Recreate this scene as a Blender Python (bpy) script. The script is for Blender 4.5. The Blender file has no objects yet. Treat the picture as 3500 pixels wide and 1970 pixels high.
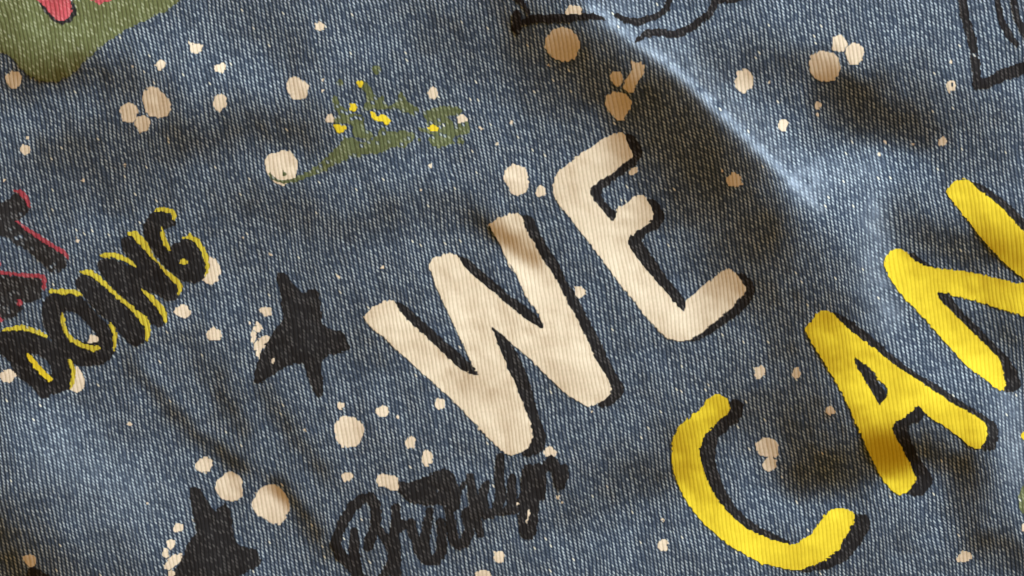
import bpy, math
import numpy as np
from mathutils import Vector

# ------------------------------------------------------------------ camera, world, light
C = bpy.context.scene
COL = C.collection
S = 5e-5                    # metres per photo pixel (3500 px across = 17.5 cm of cloth)
CX, CY = 1750.0, 985.0
DIST = 5200.0               # camera height above the cloth, in the same unit

cam_d = bpy.data.cameras.new('camera')
cam = bpy.data.objects.new('camera', cam_d)
COL.objects.link(cam)
cam.location = (0, 0, DIST * S)
cam_d.sensor_width = 36.0
cam_d.lens = 36.0 * DIST / 3500.0
cam_d.clip_start, cam_d.clip_end = 0.01, 20
C.camera = cam

world = bpy.data.worlds.new('World')
C.world = world
world.use_nodes = True
bgn = world.node_tree.nodes['Background']
bgn.inputs['Color'].default_value = (1.0, 0.58, 0.14, 1)     # warm light of the room
bgn.inputs['Strength'].default_value = 0.38

LD = np.array([0.60, -0.80])          # towards the window, in picture axes (x right, y down)
ELEV = math.radians(27)
lamp_d = bpy.data.lights.new('window_light', 'AREA')
lamp_d.shape = 'RECTANGLE'
lamp_d.size, lamp_d.size_y = 0.42, 0.30
lamp_d.energy = 40.0
lamp_d.color = (0.66, 0.83, 1.0)
lamp = bpy.data.objects.new('window_light', lamp_d)
COL.objects.link(lamp)
R = 1.25
lv = Vector((LD[0] * math.cos(ELEV), -LD[1] * math.cos(ELEV), math.sin(ELEV)))
lamp.location = lv * R
lamp.rotation_euler = lv.to_track_quat('Z', 'Y').to_euler()

C.view_settings.view_transform = 'Standard'
C.view_settings.look = 'None'
C.view_settings.exposure = 0.0
C.view_settings.gamma = 1.0

rng = np.random.RandomState(7)

# ------------------------------------------------------------------ the lie of the cloth
# Folds are listed as crease lines: how far the cloth there leans towards (+) or away from (-)
# the window.  The leans are integrated into one height field.
K = 3500 / 2576.0
FOLDS = [  # (points in 2576-wide picture units, half width, lean)
    # long ridge: slope on the far side of the light
    ([(1280, 10), (1330, 60), (1420, 120)], 60, -0.50),
    ([(1400, 100), (1520, 190), (1620, 270), (1700, 340)], 80, -0.42),
    ([(1540, 200), (1690, 300), (1780, 390), (1870, 490), (1940, 580)], 60, -0.52),
    ([(1780, 480), (1890, 590), (1960, 690), (2020, 800)], 105, -0.46),
    ([(1640, 150), (1730, 240), (1820, 340), (1900, 430), (1960, 500)], 26, -0.20),
    ([(1640, 350), (1740, 470), (1800, 600)], 95, -0.26),
    ([(1120, 90), (1250, 150), (1330, 210)], 85, -0.28),
    ([(1900, 760), (2000, 900), (2010, 990)], 60, -0.28),
    # its lit crest
    ([(1480, 8), (1560, 74), (1640, 128), (1722, 192), (1795, 264), (1868, 334), (1945, 408), (2010, 462)], 9, 0.95),
    ([(1540, 20), (1630, 85), (1730, 160), (1810, 235), (1890, 310), (1970, 390), (2050, 445)], 36, 0.36),
    ([(1700, 60), (1850, 40), (1980, 30)], 70, 0.24),
    # right-hand hollow
    ([(1800, 150), (1930, 150), (2040, 185), (2180, 240)], 52, -0.46),
    ([(2120, 230), (2280, 290), (2420, 350)], 66, -0.60),
    ([(2120, 200), (2180, 290), (2320, 350)], 30, -0.22),
    ([(2130, 150), (2170, 190)], 16, 0.30),
    ([(2020, 470), (2100, 432), (2200, 420), (2290, 432)], 40, 0.66),
    ([(2040, 480), (2120, 530), (2180, 610)], 50, 0.42),
    ([(2196, 500), (2206, 600), (2196, 700), (2230, 800), (2310, 900), (2380, 960)], 38, 0.48),
    ([(2270, 570), (2380, 600), (2570, 660)], 48, -0.60),
    ([(2440, 180), (2480, 60)], 50, 0.16),
    ([(2440, 340), (2540, 400), (2560, 480)], 60, 0.16),
    ([(2350, 60), (2200, 60)], 90, 0.16),
    ([(2480, 760), (2570, 880)], 50, -0.34),
    # hollow between the letters C and A
    ([(1840, 1000), (1930, 1060), (2000, 1140), (2070, 1200)], 55, -0.52),
    ([(2030, 1190), (2150, 1195), (2240, 1150)], 46, -0.55),
    ([(2040, 1040), (2150, 1100), (2230, 1120)], 62, -0.36),
    ([(2220, 1130), (2320, 1125), (2430, 1155)], 32, -0.60),
    ([(2450, 1180), (2420, 1280), (2450, 1350), (2560, 1410)], 38, -0.55),
    ([(1900, 1250), (2010, 1290), (2100, 1275)], 36, 0.40),
    ([(2240, 1225), (2330, 1250), (2350, 1330)], 42, 0.30),
    ([(2470, 940), (2530, 1020), (2555, 1150), (2560, 1240)], 42, 0.48),
    ([(1700, 1100), (1712, 1170), (1640, 1190)], 46, -0.40),
    ([(1640, 1190), (1540, 1230), (1440, 1290)], 46, -0.30),
    ([(1400, 1390), (1700, 1360), (1850, 1420)], 70, 0.20),
    # soft bands on the left half
    ([(40, 200), (190, 190), (340, 200)], 40, -0.52),
    ([(130, 300), (40, 310)], 45, 0.16),
    ([(180, 330), (320, 300), (420, 260)], 34, -0.26),
    ([(130, 400), (400, 372), (620, 310), (790, 340)], 44, -0.50),
    ([(380, 120), (560, 180), (660, 200)], 46, 0.28),
    ([(780, 60), (900, 110), (1010, 100)], 55, 0.16),
    ([(640, 40), (760, 120)], 36, -0.22),
    ([(160, 60), (300, 30)], 70, 0.22),
    ([(620, 520), (860, 570), (1040, 500), (1180, 520), (1280, 600)], 46, -0.34),
    ([(1195, 545), (1280, 608), (1345, 655)], 18, -0.55),
    ([(1260, 650), (1330, 705)], 26, 0.30),
    ([(860, 470), (1000, 440), (1180, 430)], 44, 0.14),
    ([(330, 925), (420, 1010), (500, 1100), (600, 1180)], 17, -0.52),
    ([(360, 910), (450, 1000), (520, 1080)], 14, 0.22),
    ([(480, 850), (540, 960), (610, 1080)], 22, -0.38),
    ([(670, 990), (750, 1110), (810, 1180)], 20, -0.46),
    ([(700, 1210), (760, 1290), (830, 1390)], 18, -0.52),
    ([(560, 1130), (660, 1200), (730, 1260)], 16, -0.26),
    ([(840, 700), (900, 780), (930, 900)], 34, -0.20),
    ([(130, 1120), (260, 1190), (380, 1260)], 85, 0.40),
    ([(40, 1060), (200, 1090)], 50, 0.22),
    ([(0, 1400), (60, 1450), (-60, 1330)], 75, -0.80),
    ([(540, 1390), (660, 1420)], 60, 0.14),
    ([(300, 1130), (240, 1010)], 30, -0.14),
    ([(600, 600), (760, 690)], 60, -0.12),
    ([(950, 1050), (1150, 1200)], 70, 0.08),
    ([(620, 760), (820, 680)], 45, 0.14),
    ([(60, 560), (240, 470), (420, 470)], 40, -0.16),
]
WORN_LIT = [  # wear on the ridge edge, and lit folds painted paler
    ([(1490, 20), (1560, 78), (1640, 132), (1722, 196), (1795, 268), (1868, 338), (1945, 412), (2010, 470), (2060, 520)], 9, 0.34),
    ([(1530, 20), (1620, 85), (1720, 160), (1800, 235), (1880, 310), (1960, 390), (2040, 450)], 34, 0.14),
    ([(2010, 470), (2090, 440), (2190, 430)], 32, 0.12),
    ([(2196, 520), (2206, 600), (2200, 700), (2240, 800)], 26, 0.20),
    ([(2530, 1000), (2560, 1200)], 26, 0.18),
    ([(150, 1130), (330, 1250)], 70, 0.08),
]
X0, X1, Y0, Y1, PIT = -900.0, 4400.0, -800.0, 2770.0, 7.0
gx = np.arange(X0, X1, PIT); gy = np.arange(Y0, Y1, PIT)
GX, GY = np.meshgrid(gx, gy)


def seg_dist(px, py, pts, w=None):
    """distance to a polyline (and, with widths, distance minus half the local width)"""
    best = np.full(px.shape, 1e9)
    for i in range(len(pts) - 1):
        ax, ay = pts[i]; bx, by = pts[i + 1]
        dx, dy = bx - ax, by - ay
        L2 = dx * dx + dy * dy + 1e-9
        t = np.clip(((px - ax) * dx + (py - ay) * dy) / L2, 0, 1)
        d = np.hypot(px - ax - t * dx, py - ay - t * dy)
        if w is not None:
            d = d - 0.5 * (w[i] + (w[i + 1] - w[i]) * t)
        best = np.minimum(best, d)
    return best


def band_noise(shape, pit, lo, hi, seed, aniso=(1, 1)):
    """smooth random field with wavelengths between lo and hi pixels"""
    r = np.random.RandomState(seed)
    f = np.fft.fft2(r.randn(*shape))
    ky = np.fft.fftfreq(shape[0], pit)[:, None] * aniso[1]
    kx = np.fft.fftfreq(shape[1], pit)[None, :] * aniso[0]
    k = np.hypot(kx, ky)
    m = np.exp(-(k * lo) ** 2) * (1 - np.exp(-(k * hi) ** 2))
    o = np.real(np.fft.ifft2(f * m))
    return o / o.std()


lean = np.zeros(GX.shape)
for pts, sg, amp in FOLDS:
    d = seg_dist(GX / K, GY / K, pts)
    lean += amp * np.exp(-0.5 * (d / sg) ** 2)
lean += 0.060 * band_noise(GX.shape, PIT, 40, 200, 3) + 0.06 * band_noise(GX.shape, PIT, 160, 700, 4)
lean = np.where(lean < 0, -0.80 * np.tanh(-lean / 0.80), 0.75 * np.tanh(lean / 0.75))
LEAN_GAIN = 0.88
want = -lean * LEAN_GAIN                # wanted slope along the light direction
want -= want.mean()
ky = 2 * np.pi * np.fft.fftfreq(len(gy), PIT)[:, None]
kx = 2 * np.pi * np.fft.fftfreq(len(gx), PIT)[None, :]
D = 1j * (LD[0] * kx + LD[1] * ky)
k2 = kx ** 2 + ky ** 2
H = np.conj(D) * np.fft.fft2(want) / (np.abs(D) ** 2 + 0.03 * k2 + (2 * np.pi / 6000.0) ** 2)
height = np.real(np.fft.ifft2(H))
height -= height.mean()


def bilin(F, x, y):
    fx = np.clip((x - X0) / PIT, 0, F.shape[1] - 1.001); fy = np.clip((y - Y0) / PIT, 0, F.shape[0] - 1.001)
    ix = fx.astype(int); iy = fy.astype(int); tx = fx - ix; ty = fy - iy
    return (F[iy, ix] * (1 - tx) * (1 - ty) + F[iy, ix + 1] * tx * (1 - ty)
            + F[iy + 1, ix] * (1 - tx) * ty + F[iy + 1, ix + 1] * tx * ty)


# grid lines of the cloth: fine inside the picture, wider beyond it
FINE = 3.4
def lines(a, b):
    core = np.arange(a - 30, b + 30, FINE)
    out = np.cumsum(np.linspace(5, 32, 34))
    return np.concatenate([core[0] - out[::-1], core, core[-1] + out])
lx = lines(0, 3500); ly = lines(0, 1970)
NX, NY = len(lx), len(ly)
MX, MY = np.meshgrid(lx, ly)
HZ = bilin(height, MX, MY)
gyy, gxx = np.gradient(height, PIT)
HXs, HYs = bilin(gxx, MX, MY), bilin(gyy, MX, MY)
WX = (MX - CX) * (1 - HZ / DIST); WY = (MY - CY) * (1 - HZ / DIST)
POS = np.stack([WX * S, -WY * S, HZ * S], -1)
NRM = np.stack([-HXs, HYs, np.ones_like(HXs)], -1)
NRM /= np.linalg.norm(NRM, axis=-1, keepdims=True)

# weave coordinates: u counts wales, v counts stitches along them
wob = band_noise(GX.shape, PIT, 260, 1200, 11) * 2.2
wob2 = band_noise(GX.shape, PIT, 90, 300, 12) * 0.5
sx = MX - 9 * HXs + bilin(wob + wob2, MX, MY)
sy = MY - 9 * HYs
right = np.clip((MX - 1700) / 1800, 0, 1)
U = (sx - 0.165 * sy + 0.055 * right * (sy - 900)) / 13.8
V = sy / 12.0
UV = np.stack([U, V], -1)

# ------------------------------------------------------------------ materials
def weave_nodes(nt):
    """woven twill: returns sockets cord, stitch, rnd (per stitch), slub, height"""
    N, Lk = nt.nodes, nt.links
    def math_(op, a, b=None, c=None, clamp=False):
        n = N.new('ShaderNodeMath'); n.operation = op; n.use_clamp = clamp
        for i, v in enumerate((a, b, c)):
            if v is None: continue
            if isinstance(v, (int, float)): n.inputs[i].default_value = v
            else: Lk.new(v, n.inputs[i])
        return n.outputs[0]
    uv = N.new('ShaderNodeUVMap'); uv.uv_map = 'weave'
    sep = N.new('ShaderNodeSeparateXYZ'); Lk.new(uv.outputs[0], sep.inputs[0])
    wn = N.new('ShaderNodeTexNoise'); wn.inputs['Scale'].default_value = 0.55; wn.inputs['Detail'].default_value = 2
    Lk.new(uv.outputs[0], wn.inputs['Vector'])
    wsep = N.new('ShaderNodeSeparateColor'); Lk.new(wn.outputs['Color'], wsep.inputs[0])
    u = math_('ADD', sep.outputs[0], math_('MULTIPLY', math_('SUBTRACT', wsep.outputs[0], 0.5), 0.14))
    v0 = math_('ADD', sep.outputs[1], math_('MULTIPLY', math_('SUBTRACT', wsep.outputs[1], 0.5), 0.35))
    fu = math_('FRACT', u); iu = math_('FLOOR', u)
    # each wale is shifted along by its own amount
    w1 = N.new('ShaderNodeTexWhiteNoise'); w1.noise_dimensions = '1D'; Lk.new(iu, w1.inputs['W'])
    v = math_('ADD', v0, math_('ADD', math_('MULTIPLY', iu, 0.43), math_('MULTIPLY', w1.outputs['Value'], 0.45)))
    fv = math_('FRACT', v); iv = math_('FLOOR', v)
    comb = N.new('ShaderNodeCombineXYZ'); Lk.new(iu, comb.inputs[0]); Lk.new(iv, comb.inputs[1])
    w2 = N.new('ShaderNodeTexWhiteNoise'); w2.noise_dimensions = '2D'; Lk.new(comb.outputs[0], w2.inputs['Vector'])
    rc = N.new('ShaderNodeSeparateColor'); Lk.new(w2.outputs['Color'], rc.inputs[0])
    cord = math_('POWER', math_('SINE', math_('MULTIPLY', fu, math.pi)), 0.7)
    # slanted yarn loop inside each cell, its place and size a little different every time
    dv = math_('SUBTRACT', fv, math_('ADD', 0.40, math_('MULTIPLY', rc.outputs[0], 0.2)))
    du = math_('SUBTRACT', math_('SUBTRACT', fu, math_('ADD', 0.44, math_('MULTIPLY', rc.outputs[1], 0.14))), math_('MULTIPLY', dv, 0.40))
    ell = math_('ADD', math_('POWER', math_('ABSOLUTE', math_('DIVIDE', du, 0.26)), 2.0), math_('POWER', math_('ABSOLUTE', math_('DIVIDE', dv, 0.62)), 2.0))
    loop = math_('SUBTRACT', 1.0, ell, clamp=True)
    # finer diagonal plies
    ph = math_('SUBTRACT', math_('MULTIPLY', v, 1.72), math_('MULTIPLY', fu, 2.6))
    stitch = math_('ADD', 0.5, math_('MULTIPLY', math_('SINE', math_('MULTIPLY', ph, 2 * math.pi)), 0.5))
    # yarn that runs thick and thin along the wale
    mp = N.new('ShaderNodeMapping'); mp.inputs['Scale'].default_value = (0.45, 0.035, 1); Lk.new(uv.outputs[0], mp.inputs[0])
    sl = N.new('ShaderNodeTexNoise'); sl.inputs['Scale'].default_value = 1.0; sl.inputs['Detail'].default_value = 3
    Lk.new(mp.outputs[0], sl.inputs['Vector'])
    fz = N.new('ShaderNodeTexNoise'); fz.inputs['Scale'].default_value = 1.7; fz.inputs['Detail'].default_value = 3
    Lk.new(uv.outputs[0], fz.inputs['Vector'])
    lo = N.new('ShaderNodeTexNoise'); lo.inputs['Scale'].default_value = 0.10; lo.inputs['Detail'].default_value = 4
    Lk.new(uv.outputs[0], lo.inputs['Vector'])
    ff = N.new('ShaderNodeTexNoise'); ff.inputs['Scale'].default_value = 4.5; ff.inputs['Detail'].default_value = 2
    Lk.new(uv.outputs[0], ff.inputs['Vector'])
    hgt = math_('ADD', math_('MULTIPLY', cord, 0.75), math_('MULTIPLY', math_('MULTIPLY', stitch, cord), 0.38))
    hgt = math_('ADD', hgt, math_('MULTIPLY', fz.outputs[0], 0.35))
    return dict(m=math_, cord=cord, stitch=stitch, loop=loop,  rnd=w2.outputs['Value'], slub=sl.outputs[0],
                fuzz=fz.outputs[0], low=lo.outputs[0], fibre=ff.outputs[0], height=hgt)


def mix_col(nt, fac, a, b):
    n = nt.nodes.new('ShaderNodeMix'); n.data_type = 'RGBA'
    for sock, v in ((n.inputs[0], fac), (n.inputs[6], a), (n.inputs[7], b)):
        if isinstance(v, (int, float)): sock.default_value = v
        elif isinstance(v, tuple): sock.default_value = (*v, 1)
        else: nt.links.new(v, sock)
    return n.outputs[2]


def denim_colour(nt, w):
    m = w['m']
    deep = mix_col(nt, w['slub'], (0.006, 0.008, 0.014), (0.015, 0.020, 0.036))
    mid = mix_col(nt, w['fuzz'], (0.008, 0.012, 0.024), (0.050, 0.069, 0.104))
    body = mix_col(nt, w['cord'], deep, mid)
    # pale weft showing as slanted flecks
    r = m('ADD', m('MULTIPLY', m('SUBTRACT', m('ADD', w['rnd'], m('MULTIPLY', m('SUBTRACT', w['low'], 0.5), 0.35)), 0.0), 0.98), 0.10, clamp=True)
    fibre = m('ADD', 0.5, m('MULTIPLY', m('SUBTRACT', w['fibre'], 0.5), 2.6), clamp=True)
    body = mix_col(nt, m('MULTIPLY', m('MULTIPLY', fibre, fibre), 0.5), body, (0.085, 0.11, 0.145))
    fl = m('MULTIPLY', m('MULTIPLY', m('POWER', w['loop'], 0.8), r), m('ADD', 0.45, m('MULTIPLY', fibre, 0.65)), clamp=True)
    pale = mix_col(nt, w['fuzz'], (0.36, 0.41, 0.44), (0.80, 0.83, 0.78))
    col = mix_col(nt, fl, body, pale)
    at = nt.nodes.new('ShaderNodeAttribute'); at.attribute_name = 'paled'  # ridge wear together with brightness painted on the lit folds
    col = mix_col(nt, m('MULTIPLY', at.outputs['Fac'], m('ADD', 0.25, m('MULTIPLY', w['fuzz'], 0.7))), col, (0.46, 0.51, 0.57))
    nep = m('MULTIPLY', m('GREATER_THAN', w["rnd"], 0.994), w['loop'])
    return mix_col(nt, nep, col, (0.78, 0.70, 0.52))


def finish(nt, w, col, rough=0.85, bump=1.0, sheen=0.03):
    N, Lk = nt.nodes, nt.links
    p = N['Principled BSDF']
    if isinstance(col, tuple): p.inputs['Base Color'].default_value = (*col, 1)
    else: Lk.new(col, p.inputs['Base Color'])
    p.inputs['Roughness'].default_value = rough
    p.inputs['Specular IOR Level'].default_value = 0.10
    p.inputs['Sheen Weight'].default_value = sheen
    p.inputs['Sheen Roughness'].default_value = 0.5
    b = N.new('ShaderNodeBump'); b.inputs['Strength'].default_value = bump; b.inputs['Distance'].default_value = 1.1e-4
    Lk.new(w['height'], b.inputs['Height'])
    Lk.new(b.outputs[0], p.inputs['Normal'])


def make_denim():
    mt = bpy.data.materials.new('washed_denim'); mt.use_nodes = True
    nt = mt.node_tree; w = weave_nodes(nt)
    finish(nt, w, denim_colour(nt, w))
    return mt


def make_ink(name, top, groove, worn=None, worn_amt=0.0, bare=0.0, bump=0.7):
    """printed ink over the weave: full on the yarn crowns, thinner in the grooves, worn in places"""
    mt = bpy.data.materials.new(name); mt.use_nodes = True
    nt = mt.node_tree; w = weave_nodes(nt); m = w['m']
    t = m('MULTIPLY', m('POWER', w['cord'], 0.8), m('ADD', m('MULTIPLY', w['stitch'], 0.5), 0.5), clamp=True)
    t = m('ADD', t, m('MULTIPLY', m('SUBTRACT', w['fuzz'], 0.5), 0.9), clamp=True)
    col = mix_col(nt, t, groove, top)
    if worn:
        f = m('MULTIPLY', m('POWER', w['loop'], 0.8),
              m('MULTIPLY', m('SUBTRACT', w['rnd'], 0.35), worn_amt * 1.6, clamp=True), clamp=True)
        col = mix_col(nt, f, col, worn)
    if bare:
        hole = m('MULTIPLY', m('SUBTRACT', m('ADD', w['rnd'], m('MULTIPLY', w['low'], 0.6)), 1.30 - bare), 5.0, clamp=True)
        col = mix_col(nt, hole, col, denim_colour(nt, w))
    finish(nt, w, col, rough=0.75, bump=bump, sheen=0.02)
    return mt


DENIM = make_denim()
INK = {
    'cream': make_ink('cream_ink', (0.80, 0.65, 0.46), (0.56, 0.42, 0.27), bump=0.38),
    'beige': make_ink('beige_ink', (0.80, 0.64, 0.455), (0.54, 0.40, 0.26), bump=0.38),
    'yellow': make_ink('yellow_ink', (0.80, 0.585, 0.032), (0.58, 0.39, 0.014), bump=0.38),
    'dull_yellow': make_ink('lemon_ink', (0.66, 0.52, 0.045), (0.36, 0.25, 0.02), bare=0.02),
    'black': make_ink('black_ink', (0.020, 0.016, 0.014), (0.006, 0.005, 0.005), (0.16, 0.14, 0.125), 0.55),
    'faded_black': make_ink('faded_black_ink', (0.030, 0.024, 0.021), (0.007, 0.006, 0.006), (0.26, 0.24, 0.22), 0.65, bare=0.10),
    'sketch': make_ink('sketch_ink', (0.016, 0.011, 0.009), (0.004, 0.003, 0.003), (0.15, 0.13, 0.115), 0.5, bare=0.02),
    'green': make_ink('olive_ink', (0.175, 0.180, 0.070), (0.055, 0.060, 0.016), (0.46, 0.46, 0.28), 0.9, bare=0.04),
    'splash': make_ink('moss_ink', (0.14, 0.150, 0.060), (0.045, 0.050, 0.018), (0.42, 0.42, 0.25), 0.9, bare=0.20),
    'pink': make_ink('pink_ink', (0.66, 0.105, 0.115), (0.28, 0.040, 0.045), (0.80, 0.40, 0.36), 0.4),
    'red': make_ink('red_ink', (0.46, 0.060, 0.075), (0.16, 0.022, 0.028), (0.66, 0.30, 0.28), 0.45, bare=0.03),
}

# ------------------------------------------------------------------ mesh building
def grid_mesh(name, sel, lift):
    """the cells of the cloth grid in the boolean array sel, lifted off the cloth by lift pixels"""
    jj, ii = np.nonzero(sel)
    a = jj * NX + ii
    quads = np.stack([a, a + NX, a + NX + 1, a + 1], 1)
    used, inv = np.unique(quads, return_inverse=True)
    quads = inv.reshape(-1, 4)
    n = NRM.reshape(-1, 3)[used]
    co = POS.reshape(-1, 3)[used] + n * (lift * S)
    me = bpy.data.meshes.new(name)
    me.vertices.add(len(used)); me.vertices.foreach_set('co', co.astype(np.float32).ravel())
    me.loops.add(quads.size); me.loops.foreach_set('vertex_index', quads.astype(np.int32).ravel())
    me.polygons.add(len(quads)); me.polygons.foreach_set('loop_start', np.arange(0, quads.size, 4, dtype=np.int32))
    me.polygons.foreach_set('use_smooth', np.ones(len(quads), dtype=bool))
    me.update(calc_edges=True)
    uvl = me.uv_layers.new(name='weave')
    uvl.data.foreach_set('uv', UV.reshape(-1, 2)[used][quads.ravel()].astype(np.float32).ravel())
    me.normals_split_custom_set_from_vertices(n.astype(np.float32))
    return me


CELLX = 0.5 * (lx[:-1] + lx[1:]); CELLY = 0.5 * (ly[:-1] + ly[1:])
# ragged edge: the ink follows the yarns, so the outline is tested at points nudged stitch by stitch
uc = U[:-1, :-1]; vc = V[:-1, :-1]
hsh = np.sin(np.floor(uc) * 12.9898 + np.floor(vc + 0.37 * np.floor(uc)) * 78.233) * 43758.5453
hsh = hsh - np.floor(hsh)
nud = band_noise(uc.shape, FINE, 14, 60, 21)
NUDX = (hsh - 0.5) * 4.0 + nud * 1.2
NUDY = (hsh - 0.5) * 5.0 + band_noise(uc.shape, FINE, 14, 60, 22) * 1.2


def chaikin(p, it):
    p = np.asarray(p, float)
    for _ in range(it):
        q = np.roll(p, -1, 0)
        p = np.stack([0.8 * p + 0.2 * q, 0.2 * p + 0.8 * q], 1).reshape(-1, 2)
    return p


class Region:
    """an inked area: union of outlines and brush strokes, minus some of either"""
    def __init__(self, fat=1.0): self.ops = []; self.fat = fat
    def poly(self, pts, smooth=2, cut=False):
        self.ops.append(('p', chaikin(pts, smooth), cut)); return self
    def stroke(self, pts, w, cut=False):
        w = [w] * len(pts) if isinstance(w, (int, float)) else list(w)
        self.ops.append(('s', pts, [q * self.fat for q in w], cut)); return self
    def spot(self, x, y, rx, ry=None, cut=False, wob=0.07):
        ry = ry or rx
        th = np.linspace(0, 2 * np.pi, 29)[:-1]
        s = math.sin(x * 12.3 + y * 7.7) * 50
        r = 1 + wob * np.sin(2 * th + s) + wob * 0.7 * np.sin(3 * th + 2.1 * s) + wob * 0.5 * np.sin(5 * th + 1.3 * s)
        self.ops.append(('p', np.stack([x + rx * r * np.cos(th), y + ry * r * np.sin(th)], 1), cut)); return self
    def mask(self):
        pts = np.concatenate([np.asarray(o[1], float) for o in self.ops if not o[-1]])
        mg = 20 + max([max(o[2]) for o in self.ops if o[0] == 's'] + [0])
        x0, y0 = pts.min(0) - mg; x1, y1 = pts.max(0) + mg
        i0, i1 = np.searchsorted(CELLX, (x0, x1)); j0, j1 = np.searchsorted(CELLY, (y0, y1))
        xx, yy = np.meshgrid(CELLX[i0:i1], CELLY[j0:j1])
        xx = xx + NUDX[j0:j1, i0:i1]; yy = yy + NUDY[j0:j1, i0:i1]
        out = np.zeros(xx.shape, bool)
        for o in self.ops:
            if o[0] == 'p':
                p = o[1]; ins = np.zeros(xx.shape, bool)
                for (ax, ay), (bx, by) in zip(p, np.roll(p, -1, 0)):
                    if ay == by: continue
                    c = (ay > yy) != (by > yy)
                    ins ^= c & (xx < (bx - ax) * (yy - ay) / (by - ay) + ax)
            else:
                ins = seg_dist(xx, yy, o[1], o[2]) < 0
            out = out & ~ins if o[-1] else out | ins
        sel = np.zeros((NY - 1, NX - 1), bool)
        sel[j0:j1, i0:i1] = out
        return sel


def T(ox, oy, sc):
    return lambda *p: [(ox + p[i] / sc, oy + p[i + 1] / sc) for i in range(0, len(p), 2)]
Z = 1977 / 900.0
tA, tB, tC, tD = T(0, 0, Z), T(870, 0, Z), T(1740, 0, Z), T(2600, 0, Z)
tE, tF, tG, tH = T(0, 600, Z), T(870, 600, Z), T(1740, 600, Z), T(2600, 600, Z)
tI, tJ, tK, tL = T(0, 1310, Z), T(870, 1310, Z), T(1740, 1310, Z), T(2600, 1310, Z)
tM = T(0, 900, Z)
p1, p2, p3 = T(1700, 0, 2.4267), T(2300, 0, 3.64), T(3200, 0, 2.4833)
p4, p5, p6 = T(840, 1020, 2.2775), T(1110, 1560, 2.0), T(1480, 1530, 1.864)
p7, p8 = T(0, 1800, 3.64), T(2880, 1200, 3.725)

# ------------------------------------------------------------------ table under the cloth, and the cloth
zmin = float(POS[..., 2].min())
tm = bpy.data.materials.new('table_wood'); tm.use_nodes = True
nt = tm.node_tree
wv = nt.nodes.new('ShaderNodeTexNoise'); wv.inputs['Scale'].default_value = 30; wv.inputs['Detail'].default_value = 5
tc = nt.nodes.new('ShaderNodeTexCoord'); mpn = nt.nodes.new('ShaderNodeMapping'); mpn.inputs['Scale'].default_value = (1, 9, 1)
nt.links.new(tc.outputs['Object'], mpn.inputs[0]); nt.links.new(mpn.outputs[0], wv.inputs['Vector'])
nt.links.new(mix_col(nt, wv.outputs[0], (0.16, 0.085, 0.04), (0.30, 0.17, 0.08)), nt.nodes['Principled BSDF'].inputs['Base Color'])
nt.nodes['Principled BSDF'].inputs['Roughness'].default_value = 0.5
hx, hy, zt, th = 0.30, 0.22, zmin - 0.0015, 0.02
me = bpy.data.meshes.new('table_top')
me.from_pydata([(x, y, z) for z in (zt - th, zt) for x, y in ((-hx, -hy), (hx, -hy), (hx, hy), (-hx, hy))], [],
               [(3, 2, 1, 0), (4, 5, 6, 7), (0, 1, 5, 4), (1, 2, 6, 5), (2, 3, 7, 6), (3, 0, 4, 7)])
table = bpy.data.objects.new('table_top', me); COL.objects.link(table)
me.materials.append(tm); table['kind'] = 'structure'

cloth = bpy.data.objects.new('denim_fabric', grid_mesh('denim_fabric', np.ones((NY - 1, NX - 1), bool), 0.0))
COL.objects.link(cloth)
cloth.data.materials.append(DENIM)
# dye worn pale on the long ridge, plus painted brightness on folds facing the window
worn_lit = np.zeros(MX.shape)
for pts, sg, amp in WORN_LIT:
    worn_lit += amp * np.exp(-0.5 * (seg_dist(MX / K, MY / K, pts) / sg) ** 2)
worn_lit *= np.clip(1 + 0.35 * bilin(band_noise(GX.shape, PIT, 40, 200, 31), MX, MY), 0, 2)
att = cloth.data.attributes.new('paled', 'FLOAT', 'POINT')
att.data.foreach_set('value', np.clip(worn_lit, 0, 1).astype(np.float32).ravel())
cloth['label'] = 'washed blue denim cloth printed with graffiti letters, stars and paint spots, lying in soft folds'
cloth['category'] = 'fabric'


def part(name, ink, region, lift, label=None, parent=None):
    sel = region.mask()
    if not sel.any(): return None
    o = bpy.data.objects.new(name, grid_mesh(name, sel, lift))
    COL.objects.link(o)
    o.data.materials.append(INK[ink])
    o.parent = parent or cloth
    if label: o['label'] = label
    return o


R_ = Region
# ------------------------------------------------------------------ beige paint spots
def spots(t, sc, rows):
    for r in rows:
        x, y = t(r[0], r[1])[0]
        rx = r[2] / sc; ry = (r[3] if len(r) > 3 else r[2]) / sc
        part('paint_spot', 'beige', R_().spot(x, y, rx, ry), 0.5)
def blob(*pts): part('paint_spot', 'beige', R_().poly(pts), 0.5)

spots(tA, Z, [(105, 600, 57, 67), (210, 1035, 15), (190, 1128, 36), (1205, 487, 36, 40), (1653, 508, 43, 34), (1652, 772, 52, 62),
              (938, 1235, 10), (990, 495, 9), (625, 1355, 13), (30, 1350, 9)])
blob(*tA(1408, 300, 1440, 335, 1480, 325, 1525, 335, 1520, 370, 1490, 400, 1455, 405, 1420, 385, 1430, 350))
blob(*tA(1110, 655, 1160, 650, 1230, 700, 1278, 760, 1288, 830, 1240, 878, 1170, 882, 1105, 860, 1078, 800, 1066, 715))
part('paint_spot', 'beige', R_().spot(*tA(970, 848)[0], 71 / Z).spot(*tA(1070, 932)[0], 58 / Z, 60 / Z), 0.5)
spots(tB, Z, [(490, 195, 37, 34), (322, 668, 78, 86), (1342, 700, 41, 45), (567, 892, 33), (1560, 905, 39, 42),
              (517, 605, 10), (515, 685, 9), (1700, 965, 10), (1930, 920, 13), (1815, 1080, 11), (1320, 1245, 13)])
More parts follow.
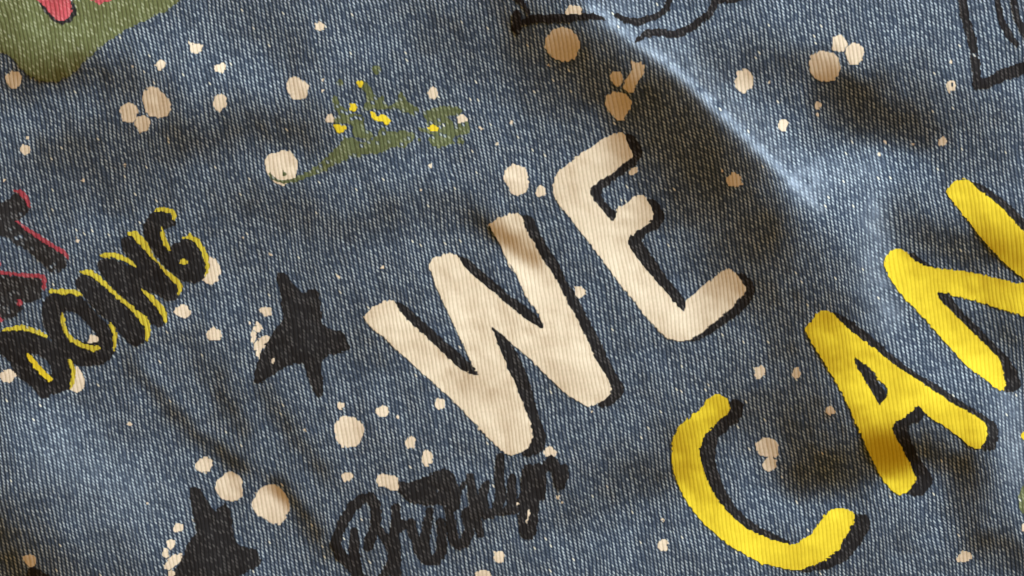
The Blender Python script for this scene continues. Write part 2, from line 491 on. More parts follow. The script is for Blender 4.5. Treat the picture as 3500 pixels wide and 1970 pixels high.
big = part('paint_spot', 'beige', R_().poly(tB(78, 1200, 108, 1148, 160, 1155, 210, 1126, 275, 1145, 314, 1190, 328, 1250, 312, 1330, 262, 1365, 215, 1395, 158, 1378, 108, 1335, 80, 1272)), 0.5)
spots(tC, Z, [(810, 590, 49, 54), (1692, 1352, 54, 57), (235, 1437, 38, 42), (1600, 1285, 9), (300, 490, 9)])
part('paint_spot', 'beige', R_().spot(1766, 614, 42, 52), 0.5)
blob(*tC(412, 118, 428, 65, 470, 42, 525, 45, 550, 78, 540, 108, 470, 118, 425, 135))
blob(*tC(260, 330, 288, 270, 338, 224, 400, 198, 458, 220, 502, 255, 530, 310, 527, 385, 500, 435, 450, 464, 380, 458, 318, 424, 280, 378))
blob(*tC(915, 450, 950, 475, 990, 465, 1018, 500, 1014, 560, 972, 592, 955, 650, 932, 700, 880, 694, 850, 660, 878, 600, 905, 555, 928, 515))
blob(*tC(728, 710, 790, 692, 862, 698, 908, 735, 916, 792, 890, 856, 850, 908, 808, 895, 758, 850, 726, 795))
blob(*tC(1712, 535, 1785, 515, 1835, 570, 1834, 632, 1790, 694, 1738, 694, 1686, 642, 1706, 580))
blob(*tC(892, 1300, 930, 1255, 970, 1258, 964, 1292, 920, 1325))
spots(tD, Z, [(430, 793, 28, 30), (425, 865, 14), (165, 943, 42, 41), (1365, 1065, 35, 33), (65, 615, 11), (885, 1155, 12),
              (935, 1065, 12), (1430, 465, 11), (1150, 1085, 9)])
blob(*tD(362, 440, 420, 393, 500, 383, 562, 408, 594, 450, 592, 545, 556, 604, 480, 618, 408, 592, 362, 530))
part('paint_spot', 'beige', R_().spot(*tD(588, 330)[0], 58 / Z, 60 / Z).spot(*tD(705, 405)[0], 74 / Z, 78 / Z), 0.5)
part('paint_spot', 'beige', R_().poly(tD(1385, 655, 1400, 610, 1450, 605, 1470, 640, 1455, 690, 1425, 680, 1420, 715, 1405, 680)).spot(*tD(1440, 640)[0], 6, 6, cut=True), 0.5)
spots(tE, Z, [(1370, 1022, 58, 51), (1610, 1197, 53, 54), (580, 487, 15), (1830, 470, 10)])
blob(*tE(1550, 610, 1612, 616, 1648, 670, 1660, 730, 1632, 795, 1580, 820, 1528, 798, 1505, 772, 1540, 700))
spots(tM, Z, [(705, 592, 52, 50)])
blob(*tM(-5, 830, 60, 792, 112, 815, 130, 850, 72, 900, 15, 888))
blob(*tM(522, 935, 560, 870, 572, 765, 612, 810, 634, 890, 634, 940, 580, 970, 535, 962))
spots(p4, 2.2775, [(160, 100, 45, 37), (97, 228, 32, 36), (62, 305, 24, 46), (108, 440, 23, 33), (30, 193, 8)])
blob(*p4(62, 365, 100, 318, 185, 286, 184, 325, 142, 372, 100, 415, 66, 415))
spots(tG, Z, [(530, 875, 40, 48)])
spots(tF, Z, [(125, 595, 10), (630, 760, 14), (960, 688, 14), (1245, 105, 9)])
spots(T(0, 0, 1 / K), 1 / K, [(1911, 937, 14, 16), (2003, 938, 12, 13)])
spots(tI, Z, [(1530, 615, 66, 60), (1725, 780, 110, 104), (1340, 1085, 40, 39), (1283, 1205, 31, 40), (1245, 1280, 25, 40),
              (1288, 1428, 26, 30), (975, 308, 13), (1103, 900, 10)])
blob(*tI(1230, 1365, 1290, 1300, 1365, 1266, 1372, 1302, 1340, 1352, 1282, 1398, 1238, 1404))
blob(*p7(275, 400, 310, 350, 385, 345, 440, 365, 455, 440, 410, 500, 350, 500, 320, 450))
spots(tJ, Z, [(645, 168, 31), (960, 210, 46, 47), (1072, 247, 11, 14), (1390, 157, 43), (708, 363, 120, 110), (1172, 447, 41, 46),
              (1297, 565, 42, 56), (695, 705, 40), (1835, 1305, 43, 47), (1715, 1452, 56, 52), (375, 352, 10)])
blob(*tJ(906, 705, 950, 676, 1000, 690, 1062, 698, 1080, 745, 1086, 800, 1020, 805, 978, 778, 925, 774))
blob(*tJ(0, 850, 40, 790, 110, 758, 180, 775, 240, 840, 268, 920, 245, 1000, 190, 1065, 130, 1055, 60, 1010, 10, 985, -20, 920))
spots(tK, Z, [(305, 520, 48, 44), (372, 858, 13, 18), (402, 895, 9), (620, 215, 8), (1155, 1025, 9)])
blob(*tK(1102, 1215, 1150, 1176, 1194, 1182, 1190, 1240, 1160, 1266, 1122, 1248))
spots(tL, Z, [(53, 485, 88, 76), (68, 612, 54, 50), (525, 207, 34, 35), (1977, 1085, 20, 30), (380, 1195, 8)])
blob(*tL(1466, 1320, 1500, 1275, 1540, 1256, 1585, 1280, 1580, 1325, 1530, 1342, 1480, 1342))

# ------------------------------------------------------------------ green areas
g = part('paint_patch', 'green', R_().poly([(-330, -330), (700, -330)] + tA(1420, -60, 1350, 0, 1280, 68, 1150, 130, 1000, 200, 900, 255, 800, 322, 720, 386, 640, 462, 580, 525, 500, 585, 420, 612, 335, 614, 250, 582, 200, 552, 150, 505, 110, 455, 60, 412, 0, 388) + [(-330, 150)], 2), 1.0,
         'large olive green patch')
part('brush_mark', 'faded_black', R_().poly(tA(250, -60, 300, 40, 348, 100, 400, 160, 468, 192, 530, 168, 578, 110, 572, 60, 545, 0, 550, -60), 1), 1.5, 'worn black edge of the pink mark', g)
part('brush_mark', 'pink', R_().poly(tA(230, -80, 275, 0, 330, 45, 370, 92, 420, 152, 460, 166, 500, 156, 532, 112, 546, 78, 530, 20, 520, -80)), 2.0, 'pink brush mark', g)
part('brush_mark', 'pink', R_().poly(tA(640, -60, 672, 0, 738, 32, 800, 22, 855, -6, 880, -60)), 2.0, 'pink brush mark', g)

sp = R_()
sp.poly(tB(578, 745, 600, 715, 632, 745, 640, 790, 680, 818, 722, 838, 752, 862, 812, 868, 824, 900, 817, 950, 835, 988, 882, 985, 892, 1030, 860, 1062, 828, 1066, 800, 1032, 740, 1028, 733, 980, 738, 942, 690, 932, 650, 928, 608, 938, 588, 900, 618, 880, 625, 850, 598, 800), 1)
sp.poly(tB(640, 1100, 670, 1035, 705, 1028, 742, 1040, 780, 1062, 840, 1072, 880, 1060, 910, 1030, 940, 985, 970, 960, 992, 985, 1060, 990, 1130, 978, 1192, 994, 1214, 1020, 1182, 1062, 1130, 1102, 1060, 1108, 1010, 1118, 960, 1148, 890, 1158, 830, 1168, 760, 1172, 700, 1198, 640, 1228, 600, 1235, 590, 1160), 1)
sp.stroke(tB(660, 1130, 600, 1190, 540, 1235, 470, 1275, 400, 1310, 310, 1348, 240, 1366, 180, 1360, 130, 1335, 115, 1310), [42, 36, 32, 25, 18, 14, 11, 10, 12, 10])
sp.poly(tB(785, 630, 840, 622, 872, 655, 892, 700, 922, 730, 970, 722, 988, 788, 1040, 788, 1075, 758, 1078, 715, 1100, 685, 1122, 730, 1152, 768, 1202, 793, 1234, 820, 1240, 862, 1205, 868, 1150, 852, 1110, 842, 1080, 812, 1040, 828, 990, 812, 960, 828, 900, 822, 850, 832, 795, 828, 828, 790, 848, 740, 832, 690, 798, 660), 1)
sp.poly(tB(1262, 812, 1310, 822, 1370, 808, 1400, 792, 1532, 796, 1565, 840, 1542, 868, 1470, 862, 1432, 878, 1460, 892, 1520, 935, 1602, 908, 1620, 960, 1612, 1002, 1570, 1012, 1502, 1022, 1482, 1042, 1502, 1082, 1430, 1098, 1380, 1114, 1318, 1088, 1306, 1040, 1350, 1020, 1308, 1002, 1240, 988, 1226, 952, 1290, 962, 1290, 900, 1268, 870), 1)
for x, y, r in ((1545, 1060, 26), (915, 527, 32), (640, 622, 26), (220, 1305, 17), (1235, 1050, 14)):
    sp.spot(*tB(x, y)[0], r / Z)
g2 = part('paint_splash', 'splash', sp, 1.0, 'olive green splash with yellow dabs')
for rg in (R_().spot(*tB(740, 808)[0], 31 / Z, 32 / Z), R_().spot(*tB(790, 627)[0], 25 / Z, 22 / Z),
           R_().stroke(tB(890, 858, 900, 885, 925, 902, 960, 885, 990, 905), [34 / Z, 26 / Z, 26 / Z, 44 / Z, 58 / Z]),
           R_().poly(tB(590, 935, 630, 928, 650, 948, 682, 942, 684, 970, 640, 998, 610, 984, 598, 955), 1),
           R_().spot(*tB(1340, 963)[0], 36 / Z, 25 / Z)):
    part('yellow_dab', 'yellow', rg, 1.5, None, g2)
part('paint_splash', 'splash', R_().poly(tL(2050, 760, 1977, 765, 1942, 820, 1930, 900, 1960, 985, 2050, 1000)), 1.0, 'olive green splash at the right edge')
part('yellow_dab', 'yellow', R_().spot(*tL(1985, 395)[0], 12, 14), 1.0)

# ------------------------------------------------------------------ black sketch lines along the top
part('sketch_line', 'sketch', R_().stroke(p1(150, 235, 200, 185, 350, 155, 520, 155, 640, 146, 780, 136, 880, 160), [30, 26, 28, 30, 24, 22, 10]), 1.0)
part('sketch_line', 'sketch', R_().stroke(p1(165, 110, 160, 190, 172, 280), [26, 30, 12]), 1.5)
part('sketch_line', 'sketch', R_().stroke(p1(130, -40, 210, 30, 260, 110), [16, 18, 14]), 1.3)
part('sketch_line', 'sketch', R_().stroke(p1(985, 125, 1060, 168, 1150, 185, 1250, 162, 1340, 122, 1400, 72, 1440, -40), [14, 22, 24, 24, 22, 22, 22]), 1.0)
part('sketch_line', 'sketch', R_().stroke(p1(1160, 340, 1230, 282, 1330, 268) + p2(0, 430, 100, 408, 250, 335, 370, 240, 470, 150, 520, 60, 500, -80), [14, 24, 26, 26, 25, 24, 24, 24, 22, 22]), 1.5)
part('sketch_line', 'sketch', R_().stroke(p2(500, 20, 650, 8, 850, -14, 1000, -60), [16, 18, 16, 14]), 1.0)
part('sketch_line', 'sketch', R_().stroke(p3(215, -60, 245, 150, 305, 350, 335, 550, 352, 720), [29, 29, 30, 31, 30]), 1.0)
part('sketch_line', 'sketch', R_().stroke(p3(345, 725, 450, 702, 560, 640, 745, 582, 960, 520), [32, 36, 42, 42, 40]), 1.5)
part('sketch_line', 'sketch', R_().stroke(p3(505, -60, 550, 170, 620, 300, 690, 385), [20, 22, 26, 16]), 1.0)
part('sketch_line', 'sketch', R_().stroke(p3(650, -60, 680, 150, 745, 270, 860, 420), [24, 22, 28, 30]), 1.5)
part('sketch_line', 'black', R_().poly(p7(330, 640, 345, 530, 395, 490, 500, 545, 620, 600, 700, 760, 320, 780), 1), 1.0)

# ------------------------------------------------------------------ stars
s1 = R_().poly(tF(165, 735, 205, 728, 238, 738, 270, 790, 322, 842, 366, 895, 402, 868, 445, 855, 482, 862, 492, 950, 506, 1060)
               + p4(588, 190, 650, 240, 765, 262, 792, 340, 820, 380, 802, 408, 700, 434, 594, 458, 592, 560, 604, 700, 602, 765, 578, 780, 540, 752, 506, 680, 478, 585, 448, 503, 400, 507, 330, 524, 250, 574, 180, 624, 100, 668, 62, 658, 68, 590, 98, 480, 138, 390, 198, 290, 250, 205, 302, 150)
               + tF(205, 980, 195, 900, 176, 810), 1)
part('star', 'black', s1, 1.0, 'black star beside the letter W')
s2 = R_().poly(tI(1425, 792, 1460, 770, 1505, 800, 1545, 860, 1592, 942, 1620, 962, 1650, 930, 1702, 908, 1732, 950, 1752, 1100, 1764, 1180, 1812, 1230, 1925, 1240, 1968, 1340, 1905, 1392, 1820, 1425, 1790, 1470, 1800, 1560, 1810, 1650, 1770, 1690, 1720, 1640, 1680, 1540, 1600, 1550, 1400, 1650, 1300, 1690, 1260, 1640, 1290, 1480, 1338, 1360, 1388, 1270, 1420, 1190, 1477, 1120, 1468, 1080, 1440, 960, 1425, 860), 1)
part('star', 'black', s2, 1.0, 'black star at the bottom edge')
part('paint_spot', 'beige', R_().spot(*p4(215, 488)[0], 7, 9), 1.5, 'faint spot on the star')

# ------------------------------------------------------------------ letters  W E
W = R_().poly(
    tF(822, 1062, 868, 1000, 930, 957, 1000, 933, 1052, 948, 1082, 1010, 1152, 1090, 1252, 1180, 1352, 1270, 1452, 1370, 1530, 1448) + [(1640, 1290)]
    + tF(1650, 1450, 1618, 1390, 1560, 1262, 1500, 1132, 1450, 1022, 1400, 920, 1368, 850, 1338, 760, 1308, 692, 1318, 640, 1370, 608, 1468, 583, 1532, 608, 1552, 660, 1622, 732, 1722, 822, 1802, 882, 1900, 970)
    + tG(20, 990, 100, 1060, 200, 1130, 258, 1158, 240, 1090, 200, 1000, 132, 930, 82, 800, 42, 720, 0, 652)
    + tF(1950, 750, 1898, 650, 1848, 522, 1798, 440, 1766, 382, 1788, 338, 1850, 308)
    + tG(0, 284, 78, 284, 106, 330, 122, 400, 162, 470, 212, 550, 242, 620, 302, 700, 362, 790, 412, 900, 472, 1010, 532, 1120, 602, 1270, 642, 1370, 692, 1450)
    + tK(758, 0, 768, 30, 758, 92, 720, 128, 650, 164, 590, 174, 508, 132, 428, 80, 340, 0)
    + tG(140, 1360, 60, 1296) + tF(1930, 1262, 1870, 1200, 1774, 1128, 1802, 1200, 1842, 1300, 1882, 1400, 1898, 1450)
    + tK(45, 0, 62, 50, 104, 150, 144, 250, 174, 350, 178, 420, 152, 482, 100, 522, 0, 548)
    + tJ(1890, 532, 1838, 492, 1778, 430, 1678, 330, 1578, 220, 1478, 120, 1398, 50, 1350, 0)
    + tF(1200, 1432, 1098, 1340, 998, 1240, 898, 1162, 838, 1102), 1)
w = part('letter', 'cream', W, 2.0, 'large cream letter W')
Ws = R_()
Ws.poly(tF(1000, 960, 1062, 948, 1115, 960, 1182, 1020, 1262, 1090, 1338, 1162, 1432, 1245, 1520, 1318, 1600, 1390, 1655, 1440) + [(1645, 1292)] + tF(1500, 1450, 1300, 1250, 1100, 1080), 1)
Ws.poly(tF(1500, 620, 1535, 600, 1580, 606, 1642, 660, 1722, 730, 1802, 800, 1872, 860, 1932, 920) + tG(62, 932, 132, 985, 202, 1050, 240, 1090, 266, 1160, 180, 1130, 60, 1040) + tF(1850, 950, 1700, 830), 1)
Ws.poly(tG(60, 290, 108, 296, 182, 310, 222, 420, 272, 500, 332, 600, 392, 700, 442, 810, 502, 900, 562, 1010, 622, 1130, 692, 1260, 742, 1370, 782, 1450) + tK(868, 30, 852, 90, 802, 140, 722, 188, 660, 166, 700, 60) + tG(600, 1320, 480, 1060, 300, 740), 1)
Ws.poly(tF(1774, 1124, 1855, 1164, 1902, 1230, 1952, 1310) + tG(64, 1330, 92, 1400, 118, 1450) + tK(155, 0, 178, 60, 204, 180, 244, 290, 280, 400, 274, 470, 222, 534, 150, 554, 90, 526, 140, 420, 80, 200) + tF(1860, 1420, 1800, 1250), 1)
part('drop_shadow', 'black', Ws, 1.5, None, w)

E = R_().poly(
    tC(870, 1005, 800, 997, 730, 1028, 640, 1088, 560, 1138, 480, 1198, 400, 1258, 350, 1328)
    + tG(324, 90, 330, 130, 346, 180, 418, 270, 518, 400, 618, 530, 718, 660, 818, 800, 918, 920, 1018, 1050, 1118, 1160, 1198, 1232, 1280, 1248, 1352, 1238, 1452, 1172, 1562, 1082, 1682, 982, 1762, 892, 1784, 850, 1742, 788, 1702, 730, 1640, 697, 1580, 738, 1480, 818, 1400, 878, 1328, 938, 1326, 980, 1310, 1018, 1278, 1002, 1198, 902, 1098, 792, 998, 672, 918, 562, 884, 500, 900, 468, 962, 418, 1042, 368, 1082, 310, 1072, 250, 1042, 190, 1022, 148, 970, 142, 900, 188, 808, 250, 790, 334, 758, 332, 698, 260, 638, 190, 602, 120, 622, 88, 682, 43)
    + tC(762, 1306, 840, 1242, 902, 1196, 934, 1165, 906, 1110, 882, 1060), 1)
e = part('letter', 'cream', E, 2.0, 'large cream letter E')
Es = R_()
Es.poly(tC(850, 1010, 885, 1005, 932, 1020, 978, 1070, 1004, 1150, 988, 1200, 932, 1252, 850, 1312) + tG(800, 30, 742, 72, 694, 112, 702, 180, 762, 240, 816, 290, 794, 340, 740, 330, 600, 170, 580, 90) + tC(760, 1260, 890, 1140), 1)
Es.poly(tG(1010, 170, 1035, 172, 1092, 180, 1134, 220, 1164, 280, 1168, 340, 1122, 392, 1042, 432, 1002, 480, 1012, 520, 1072, 600, 1132, 690, 1202, 790, 1272, 870, 1334, 950, 1326, 1000, 1295, 1022, 1180, 930, 960, 640, 870, 500, 900, 440, 1050, 320), 1)
Es.poly(tG(1690, 745, 1715, 732, 1774, 742, 1834, 800, 1854, 860, 1822, 950, 1742, 1032, 1642, 1102, 1542, 1172, 1442, 1234, 1340, 1250, 1420, 1150, 1700, 900), 1)
part('drop_shadow', 'black', Es, 1.5, None, e)

# ------------------------------------------------------------------ letters  C A N
Cc = R_().poly(
    tK(1658, 190, 1640, 232, 1560, 292, 1482, 372, 1442, 440, 1426, 510, 1442, 600, 1482, 720, 1542, 840, 1622, 950, 1722, 1050, 1852, 1130)
    + tL(88, 1178, 150, 1196, 230, 1210, 300, 1190, 358, 1150, 408, 1100, 448, 1030, 500, 977, 560, 942, 640, 942, 702, 968, 713, 1010, 692, 1060, 652, 1130, 612, 1200, 572, 1262, 480, 1332, 380, 1372, 280, 1408, 180, 1393, 80, 1373)
    + tK(1880, 1347, 1778, 1292, 1658, 1222, 1558, 1142, 1448, 1042, 1368, 942, 1298, 832, 1248, 722, 1222, 600, 1222, 500, 1228, 418, 1268, 338, 1348, 268, 1428, 198, 1498, 118, 1570, 78, 1622, 98, 1652, 140), 1)
c = part('letter', 'yellow', Cc, 2.0, 'large yellow letter C')
Cs = R_()
Cs.poly(tK(1630, 140, 1660, 126, 1722, 118, 1764, 160, 1754, 230, 1702, 302, 1642, 342, 1582, 402, 1548, 480, 1548, 580, 1572, 680, 1622, 800, 1692, 920, 1782, 1010, 1882, 1080) + tL(62, 1112, 130, 1152, 200, 1182, 236, 1208, 150, 1212) + tK(1850, 1150, 1600, 980, 1440, 720, 1400, 520, 1450, 380, 1600, 240), 1)
Cs.poly(tL(690, 985, 720, 982, 802, 988, 828, 1040, 802, 1120, 742, 1222, 662, 1322, 562, 1372, 462, 1402, 362, 1418, 275, 1412, 360, 1340, 560, 1220, 660, 1080), 1)
part('drop_shadow', 'black', Cs, 1.5, None, c)

A = R_().poly(
    tH(330, 1155, 378, 1088, 420, 1032, 480, 1012, 532, 1028, 577, 1070, 622, 1120, 702, 1190, 802, 1260, 902, 1340, 1002, 1420)
    + tL(1216, 0, 1302, 60, 1402, 130, 1502, 185, 1602, 240, 1692, 300, 1703, 370, 1682, 440, 1642, 503, 1578, 477, 1498, 412, 1418, 352, 1328, 292, 1238, 232, 1200, 176, 1178, 172, 1108, 230, 1018, 290, 984, 330, 1008, 390, 1058, 480, 1108, 580, 1148, 670, 1172, 720, 1142, 772, 1102, 822, 1040, 843, 988, 812, 938, 752, 888, 682, 838, 572, 778, 442, 718, 312, 678, 212, 628, 112, 568, 0)
    + tH(488, 1430, 458, 1370, 398, 1282, 358, 1212), 1)
A.poly(p8(140, 98, 180, 95, 250, 150, 340, 210, 410, 285, 440, 370, 520, 415, 565, 460, 570, 500, 555, 620, 475, 690, 420, 620, 360, 500, 290, 390, 220, 270, 150, 160), 1, cut=True)
a = part('letter', 'yellow', A, 2.0, 'large yellow letter A')
As = R_()
As.poly(p8(135, 90, 185, 90, 345, 200, 420, 285, 440, 375, 500, 470, 560, 540, 560, 630, 475, 700, 360, 520, 215, 280), 1)
As.poly(tH(540, 1060, 535, 1025, 602, 1045, 682, 1090, 782, 1170, 882, 1250, 962, 1330, 1052, 1400, 1112, 1450) + tL(1332, 20, 1422, 80, 1522, 150, 1622, 210, 1702, 260, 1764, 300, 1784, 360, 1778, 440, 1748, 502, 1660, 500, 1660, 330, 1400, 160, 1250, 50) + tH(900, 1380, 700, 1230), 1)
As.poly(tL(1150, 170, 1182, 166, 1244, 220, 1204, 280, 1124, 310, 1102, 350, 1132, 430, 1154, 490, 1204, 580, 1262, 660, 1298, 710, 1272, 780, 1222, 842, 1160, 848, 1085, 825, 1140, 720, 1040, 500, 960, 330, 1040, 250), 1)
part('drop_shadow', 'black', As, 1.5, None, a)

N = R_().poly(
    tH(922, 642, 948, 588, 1010, 552, 1060, 552, 1107, 588, 1152, 638, 1232, 678, 1332, 698, 1452, 708, 1562, 723, 1682, 748, 1802, 778, 1902, 803, 2010, 815, 1977, 778, 1938, 752, 1848, 672, 1738, 562, 1648, 462, 1578, 362, 1498, 272, 1428, 182, 1393, 128, 1418, 68, 1480, 32, 1550, 27, 1597, 68, 1642, 118, 1732, 178, 1822, 258, 1902, 348, 1977, 428, 2100, 560, 2250, 720, 2330, 850, 2300, 980, 2200, 1050, 2100, 1072, 1977, 1053, 1918, 1038, 1800, 1003, 1680, 963, 1570, 928, 1450, 912, 1390, 878, 1322, 876, 1347, 942, 1422, 1012, 1522, 1112, 1622, 1212, 1722, 1302, 1802, 1392)
    + tL(1835, 0, 1842, 20, 1812, 63, 1778, 52, 1718, 0) + tH(1540, 1432, 1438, 1312, 1338, 1202, 1238, 1082, 1128, 972, 1048, 892, 978, 792, 938, 712), 1)
n = part('letter', 'yellow', N, 2.0, 'large yellow letter N running off the right edge')
Ns = R_()
Ns.poly(tH(1560, 50, 1600, 52, 1652, 58, 1732, 118, 1832, 190, 1922, 270, 1980, 332, 2100, 450, 2250, 640, 2200, 700, 2000, 480, 1800, 270), 1)
Ns.poly(tH(1080, 590, 1110, 578, 1152, 578, 1212, 640, 1282, 678, 1345, 704, 1250, 720, 1150, 670), 1)
Ns.poly(tH(1318, 872, 1340, 868, 1395, 872, 1442, 930, 1502, 1010, 1602, 1110, 1702, 1210, 1802, 1310, 1872, 1380, 1915, 1450) + tL(1962, 10, 1932, 52, 1890, 68, 1815, 60, 1830, 10) + tH(1700, 1310, 1500, 1110, 1340, 960), 1)
part('drop_shadow', 'black', Ns, 1.5, None, n)

# ------------------------------------------------------------------ red edged letters at the left edge
t_ = part('letter', 'faded_black', R_().poly(tE(85, 165, 130, 132, 180, 160, 208, 210, 222, 245, 192, 292, 160, 322, 112, 342, 160, 382, 232, 432, 312, 492, 402, 547, 472, 582, 504, 622, 494, 682, 442, 734, 378, 728, 328, 672, 258, 612, 188, 552, 118, 520, 60, 462, 0, 452, -100, 480, -100, 280, 0, 213, 40, 192), 1), 1.0, 'black letter T edged in red, cut by the left edge')
hl = R_().stroke(tE(115, 122, 150, 122, 190, 158, 216, 205, 225, 242), [8, 14, 16, 15, 6])
part('highlight', 'red', hl, 1.5, None, t_)
part('highlight', 'red', R_().stroke(tE(122, 342, 200, 402, 300, 466, 400, 531, 480, 576, 508, 618), [6, 13, 14, 14, 14, 10]), 1.5, None, t_)
a_ = part('letter', 'faded_black', R_().poly(tE(-100, 735, 0, 742, 100, 762, 200, 766, 320, 774, 334, 860, 302, 927, 240, 948, 172, 947, 138, 932, 150, 980, 172, 1002, 132, 1052, 82, 1084, 30, 1092, -100, 1095), 1), 1.0, 'black letter edged in red below the letter T')
part('highlight', 'red', R_().stroke(tE(-80, 705, 0, 730, 150, 746, 320, 756, 340, 792, 326, 858), [10, 12, 12, 13, 13, 5]), 1.5, None, a_)
part('highlight', 'red', R_().spot(*tE(150, 957)[0], 8, 11), 1.5, None, a_)
part('highlight', 'red', R_().stroke(tE(-8, 640, 2, 680), 8), 1.5, None, t_)
part('highlight', 'red', R_().stroke(tE(-10, 1060, 12, 1095), 12), 1.5, None, a_)

# ------------------------------------------------------------------ the word DOING
d_ = part('letter', 'black', R_().poly(tM(-15, 512, 60, 498, 150, 492, 252, 520, 352, 565, 442, 600, 502, 660, 532, 730, 552, 800, 552, 872, 527, 942, 450, 974, 388, 988, 338, 1026, 298, 1004, 238, 924, 158, 874, 116, 832, 86, 762, 48, 716, 0, 682, -18, 600), 1)
          .poly(tM(230, 678, 290, 686, 350, 728, 388, 778, 390, 850, 345, 835, 280, 750), 1, cut=True), 1.0, 'black letter D edged in yellow')
part('highlight', 'dull_yellow', R_().stroke(tM(15, 505, 70, 490, 130, 482, 200, 492, 280, 515, 352, 552), [6, 13, 17, 18, 17, 10]), 2.0, None, d_)
part('highlight', 'yellow', R_().stroke(tM(210, 682, 250, 740, 320, 822, 372, 868), [11, 18, 19, 17]), 2.0, None, d_)
part('highlight', 'dull_yellow', R_().stroke(tM(522, 735, 545, 780, 556, 840, 545, 905, 524, 932), [11, 16, 15, 12, 6]), 2.0, None, d_)
o_ = part('letter', 'black', R_().poly(tM(322, 292, 358, 240, 430, 222, 520, 227, 612, 248, 682, 330, 742, 400, 792, 440, 842, 480, 874, 540, 868, 642, 832, 714, 770, 760, 690, 774, 608, 770, 558, 764, 516, 724, 438, 642, 376, 560, 326, 462, 316, 370), 1)
          .poly(tM(478, 368, 530, 352, 592, 383, 642, 438, 692, 488, 733, 538, 743, 582, 720, 602, 640, 592, 558, 572, 508, 522, 478, 440), 1, cut=True), 1.1, 'black letter O edged in yellow')
part('highlight', 'dull_yellow', R_().stroke(tM(382, 212, 480, 216, 560, 216, 608, 240), [11, 16, 16, 9]), 2.0, None, o_)
part('highlight', 'dull_yellow', R_().stroke(tM(466, 368, 472, 440, 500, 520, 548, 582, 622, 617, 702, 640, 738, 632), [7, 13, 15, 16, 16, 18, 14]), 2.0, None, o_)
part('highlight', 'dull_yellow', R_().stroke(tM(832, 460, 858, 520, 864, 590, 858, 655), [11, 16, 14, 7]), 2.0, None, o_)
i_ = part('letter', 'black', R_().poly(tM(578, 110, 620, 82, 682, 88, 762, 140, 832, 200, 902, 270, 972, 340, 1042, 400, 1092, 450, 1122, 520, 1102, 570, 1062, 614, 1000, 624, 948, 582, 878, 492, 798, 422, 738, 372, 678, 312, 618, 232, 566, 170), 1), 1.2, 'black letter I edged in yellow')
part('highlight', 'dull_yellow', R_().stroke(tM(602, 66, 660, 65, 720, 97, 800, 168, 880, 245, 960, 312, 1030, 375, 1082, 425, 1110, 470, 1112, 530, 1102, 572), [9, 17, 18, 15, 14, 12, 16, 27, 22, 17, 8]), 2.0, None, i_)
n_ = part('letter', 'black', R_().poly(tE(735, 652, 790, 612, 882, 634, 982, 688, 970, 640, 922, 560, 902, 490, 950, 447, 1012, 470, 1082, 560, 1152, 630, 1232, 710, 1302, 790, 1353, 850, 1352, 890, 1322, 933, 1260, 944, 1202, 905, 1130, 870, 1130, 920, 1202, 1002, 1242, 1082, 1222, 1133, 1170, 1138, 1108, 1102, 1028, 1022, 948, 942, 868, 862, 798, 792, 746, 720), 1), 1.3, 'black letter N edged in yellow')
part('highlight', 'dull_yellow', R_().stroke(tE(760, 597, 830, 596, 910, 612, 970, 645, 1022, 688), [9, 17, 18, 16, 7]), 2.0, None, n_)
part('highlight', 'dull_yellow', R_().stroke(tE(962, 440, 1010, 440, 1060, 492, 1110, 560, 1152, 617, 1192, 658, 1232, 705, 1282, 755, 1332, 798, 1355, 840, 1344, 895), [10, 24, 27, 19, 10, 5, 10, 14, 18, 17, 8]), 2.0, None, n_)
part('highlight', 'dull_yellow', R_().stroke(tE(1062, 852, 1130, 912, 1200, 985, 1236, 1042, 1244, 1098), [7, 18, 22, 19, 8]), 2.0, None, n_)
g_ = part('letter', 'black', R_().poly(tE(1093, 350, 1128, 290, 1170, 268, 1232, 273, 1282, 300, 1322, 340, 1312, 377, 1262, 392, 1218, 404, 1208, 470, 1228, 530, 1268, 572, 1292, 530, 1350, 487, 1422, 478, 1482, 518, 1522, 578, 1548, 660, 1547, 742, 1512, 793, 1440, 808, 1368, 792, 1298, 742, 1238, 682, 1188, 622, 1138, 562, 1098, 482, 1078, 410), 1), 1.4, 'black letter G edged in yellow')
part('highlight', 'dull_yellow', R_().stroke(tE(1168, 265, 1230, 252, 1290, 272, 1318, 305, 1306, 332), [8, 15, 16, 15, 7]), 2.0, None, g_)
part('highlight', 'dull_yellow', R_().stroke(tE(1214, 392, 1222, 450, 1246, 510, 1274, 558), [6, 13, 18, 8]), 2.0, None, g_)
part('highlight', 'dull_yellow', R_().stroke(tE(1380, 468, 1430, 458, 1480, 492, 1520, 552, 1550, 622, 1558, 700, 1550, 750), [8, 15, 18, 17, 16, 13, 6]), 2.0, None, g_)
part('highlight', 'dull_yellow', R_().spot(*tE(1378, 648)[0], 13, 12), 2.0, None, g_)

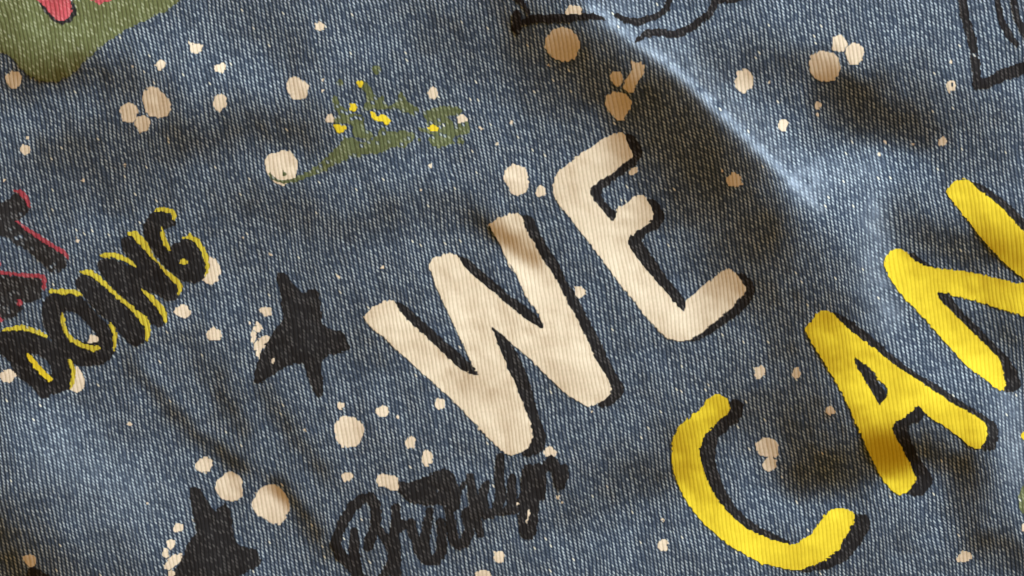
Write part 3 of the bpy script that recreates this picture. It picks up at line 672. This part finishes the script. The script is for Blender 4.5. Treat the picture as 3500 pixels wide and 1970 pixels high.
# ------------------------------------------------------------------ the script word Brooklyn
B = R_(1.24)
B.stroke(p5(110, 650, 72, 605, 88, 540, 130, 440, 182, 355, 250, 295, 312, 280, 348, 330, 354, 420, 340, 500, 312, 560, 298, 622), [22, 26, 28, 28, 29, 29, 29, 29, 29, 29, 30, 26])
B.stroke(p5(84, 610, 108, 680, 160, 720, 215, 780, 250, 860), [26, 30, 32, 34, 34])
B.stroke(p5(206, 520, 200, 640, 214, 760, 232, 900), [24, 30, 32, 32])
B.stroke(p5(370, 500, 432, 580, 464, 650, 470, 720, 430, 780, 380, 850), [22, 28, 28, 28, 26, 24])
br = part('script_letter', 'black', B, 1.0, 'black script letter B')
part('script_letter', 'black', R_(1.24).stroke(p5(487, 345, 490, 430, 472, 520, 480, 620, 490, 720, 482, 900), [24, 28, 28, 30, 30, 28])
     .stroke(p5(480, 500, 540, 468, 590, 462, 604, 530, 630, 590, 660, 680), [22, 28, 28, 26, 26, 26]), 1.1, 'black script letter r')
part('script_letter', 'black', R_(1.24).stroke(p5(722, 375, 705, 440, 684, 560, 690, 660, 700, 710, 760, 708, 796, 660, 806, 560, 792, 450), [22, 26, 28, 28, 30, 30, 28, 28, 26]).stroke(p5(640, 640, 690, 710), 26), 1.2, 'black script letter o')
part('script_letter', 'black', R_(1.24).stroke(p5(850, 360, 868, 470, 880, 570, 912, 602, 962, 588, 992, 500, 968, 400), [26, 28, 28, 28, 28, 28, 28]), 1.3, 'black script letter o')
part('script_mark', 'black', R_(1.24).poly(p5(492, 172, 560, 178, 640, 163, 700, 133, 760, 98, 830, 83, 872, 105, 902, 170, 934, 240, 924, 350, 892, 384, 850, 384, 848, 332, 750, 334, 650, 334, 568, 312, 538, 266, 498, 240, 514, 215), 1)
     .spot(*p5(772, 236)[0], 5, 6, cut=True), 1.4, 'black blot above the script word')
part('script_letter', 'black', R_(1.03).stroke(p6(238, 180, 250, 280, 270, 400, 302, 550), [22, 30, 34, 26]).stroke(p6(160, 300, 205, 225, 238, 195), [14, 16, 16]).stroke(p6(345, 230, 310, 310, 335, 420), [26, 32, 36]).stroke(p6(200, 420, 250, 380), 20), 1.5, 'black script letter k')
part('script_letter', 'black', R_(1.03).stroke(p6(428, 62, 424, 200, 432, 320, 402, 402, 340, 432), [30, 36, 36, 34, 24]), 1.6, 'black script letter l')
part('script_letter', 'black', R_(1.03).stroke(p6(505, 190, 500, 330, 520, 385, 440, 415), [26, 32, 36, 26]).stroke(p6(612, 150, 615, 300, 612, 420, 604, 530), [44, 60, 66, 58])
     .stroke(p6(520, 360, 560, 345), 30).poly(p6(606, 392, 618, 418, 606, 470, 588, 484, 598, 430), 1, cut=True), 1.7, 'black script letter y')
part('script_letter', 'black', R_(1.03).stroke(p6(665, 130, 690, 200, 690, 310), [34, 38, 26]).stroke(p6(680, 160, 755, 88, 795, 140, 812, 235), [36, 36, 42, 40]).stroke(p6(840, 120, 850, 200), 20), 1.8, 'black script letter n')
part('paint_spot', 'beige', R_().poly(p6(604, 392, 616, 420, 605, 468, 590, 482, 598, 430), 1), 2.2)
part('paint_spot', 'beige', R_().spot(*p6(540, 360)[0], 4, 8), 2.2)
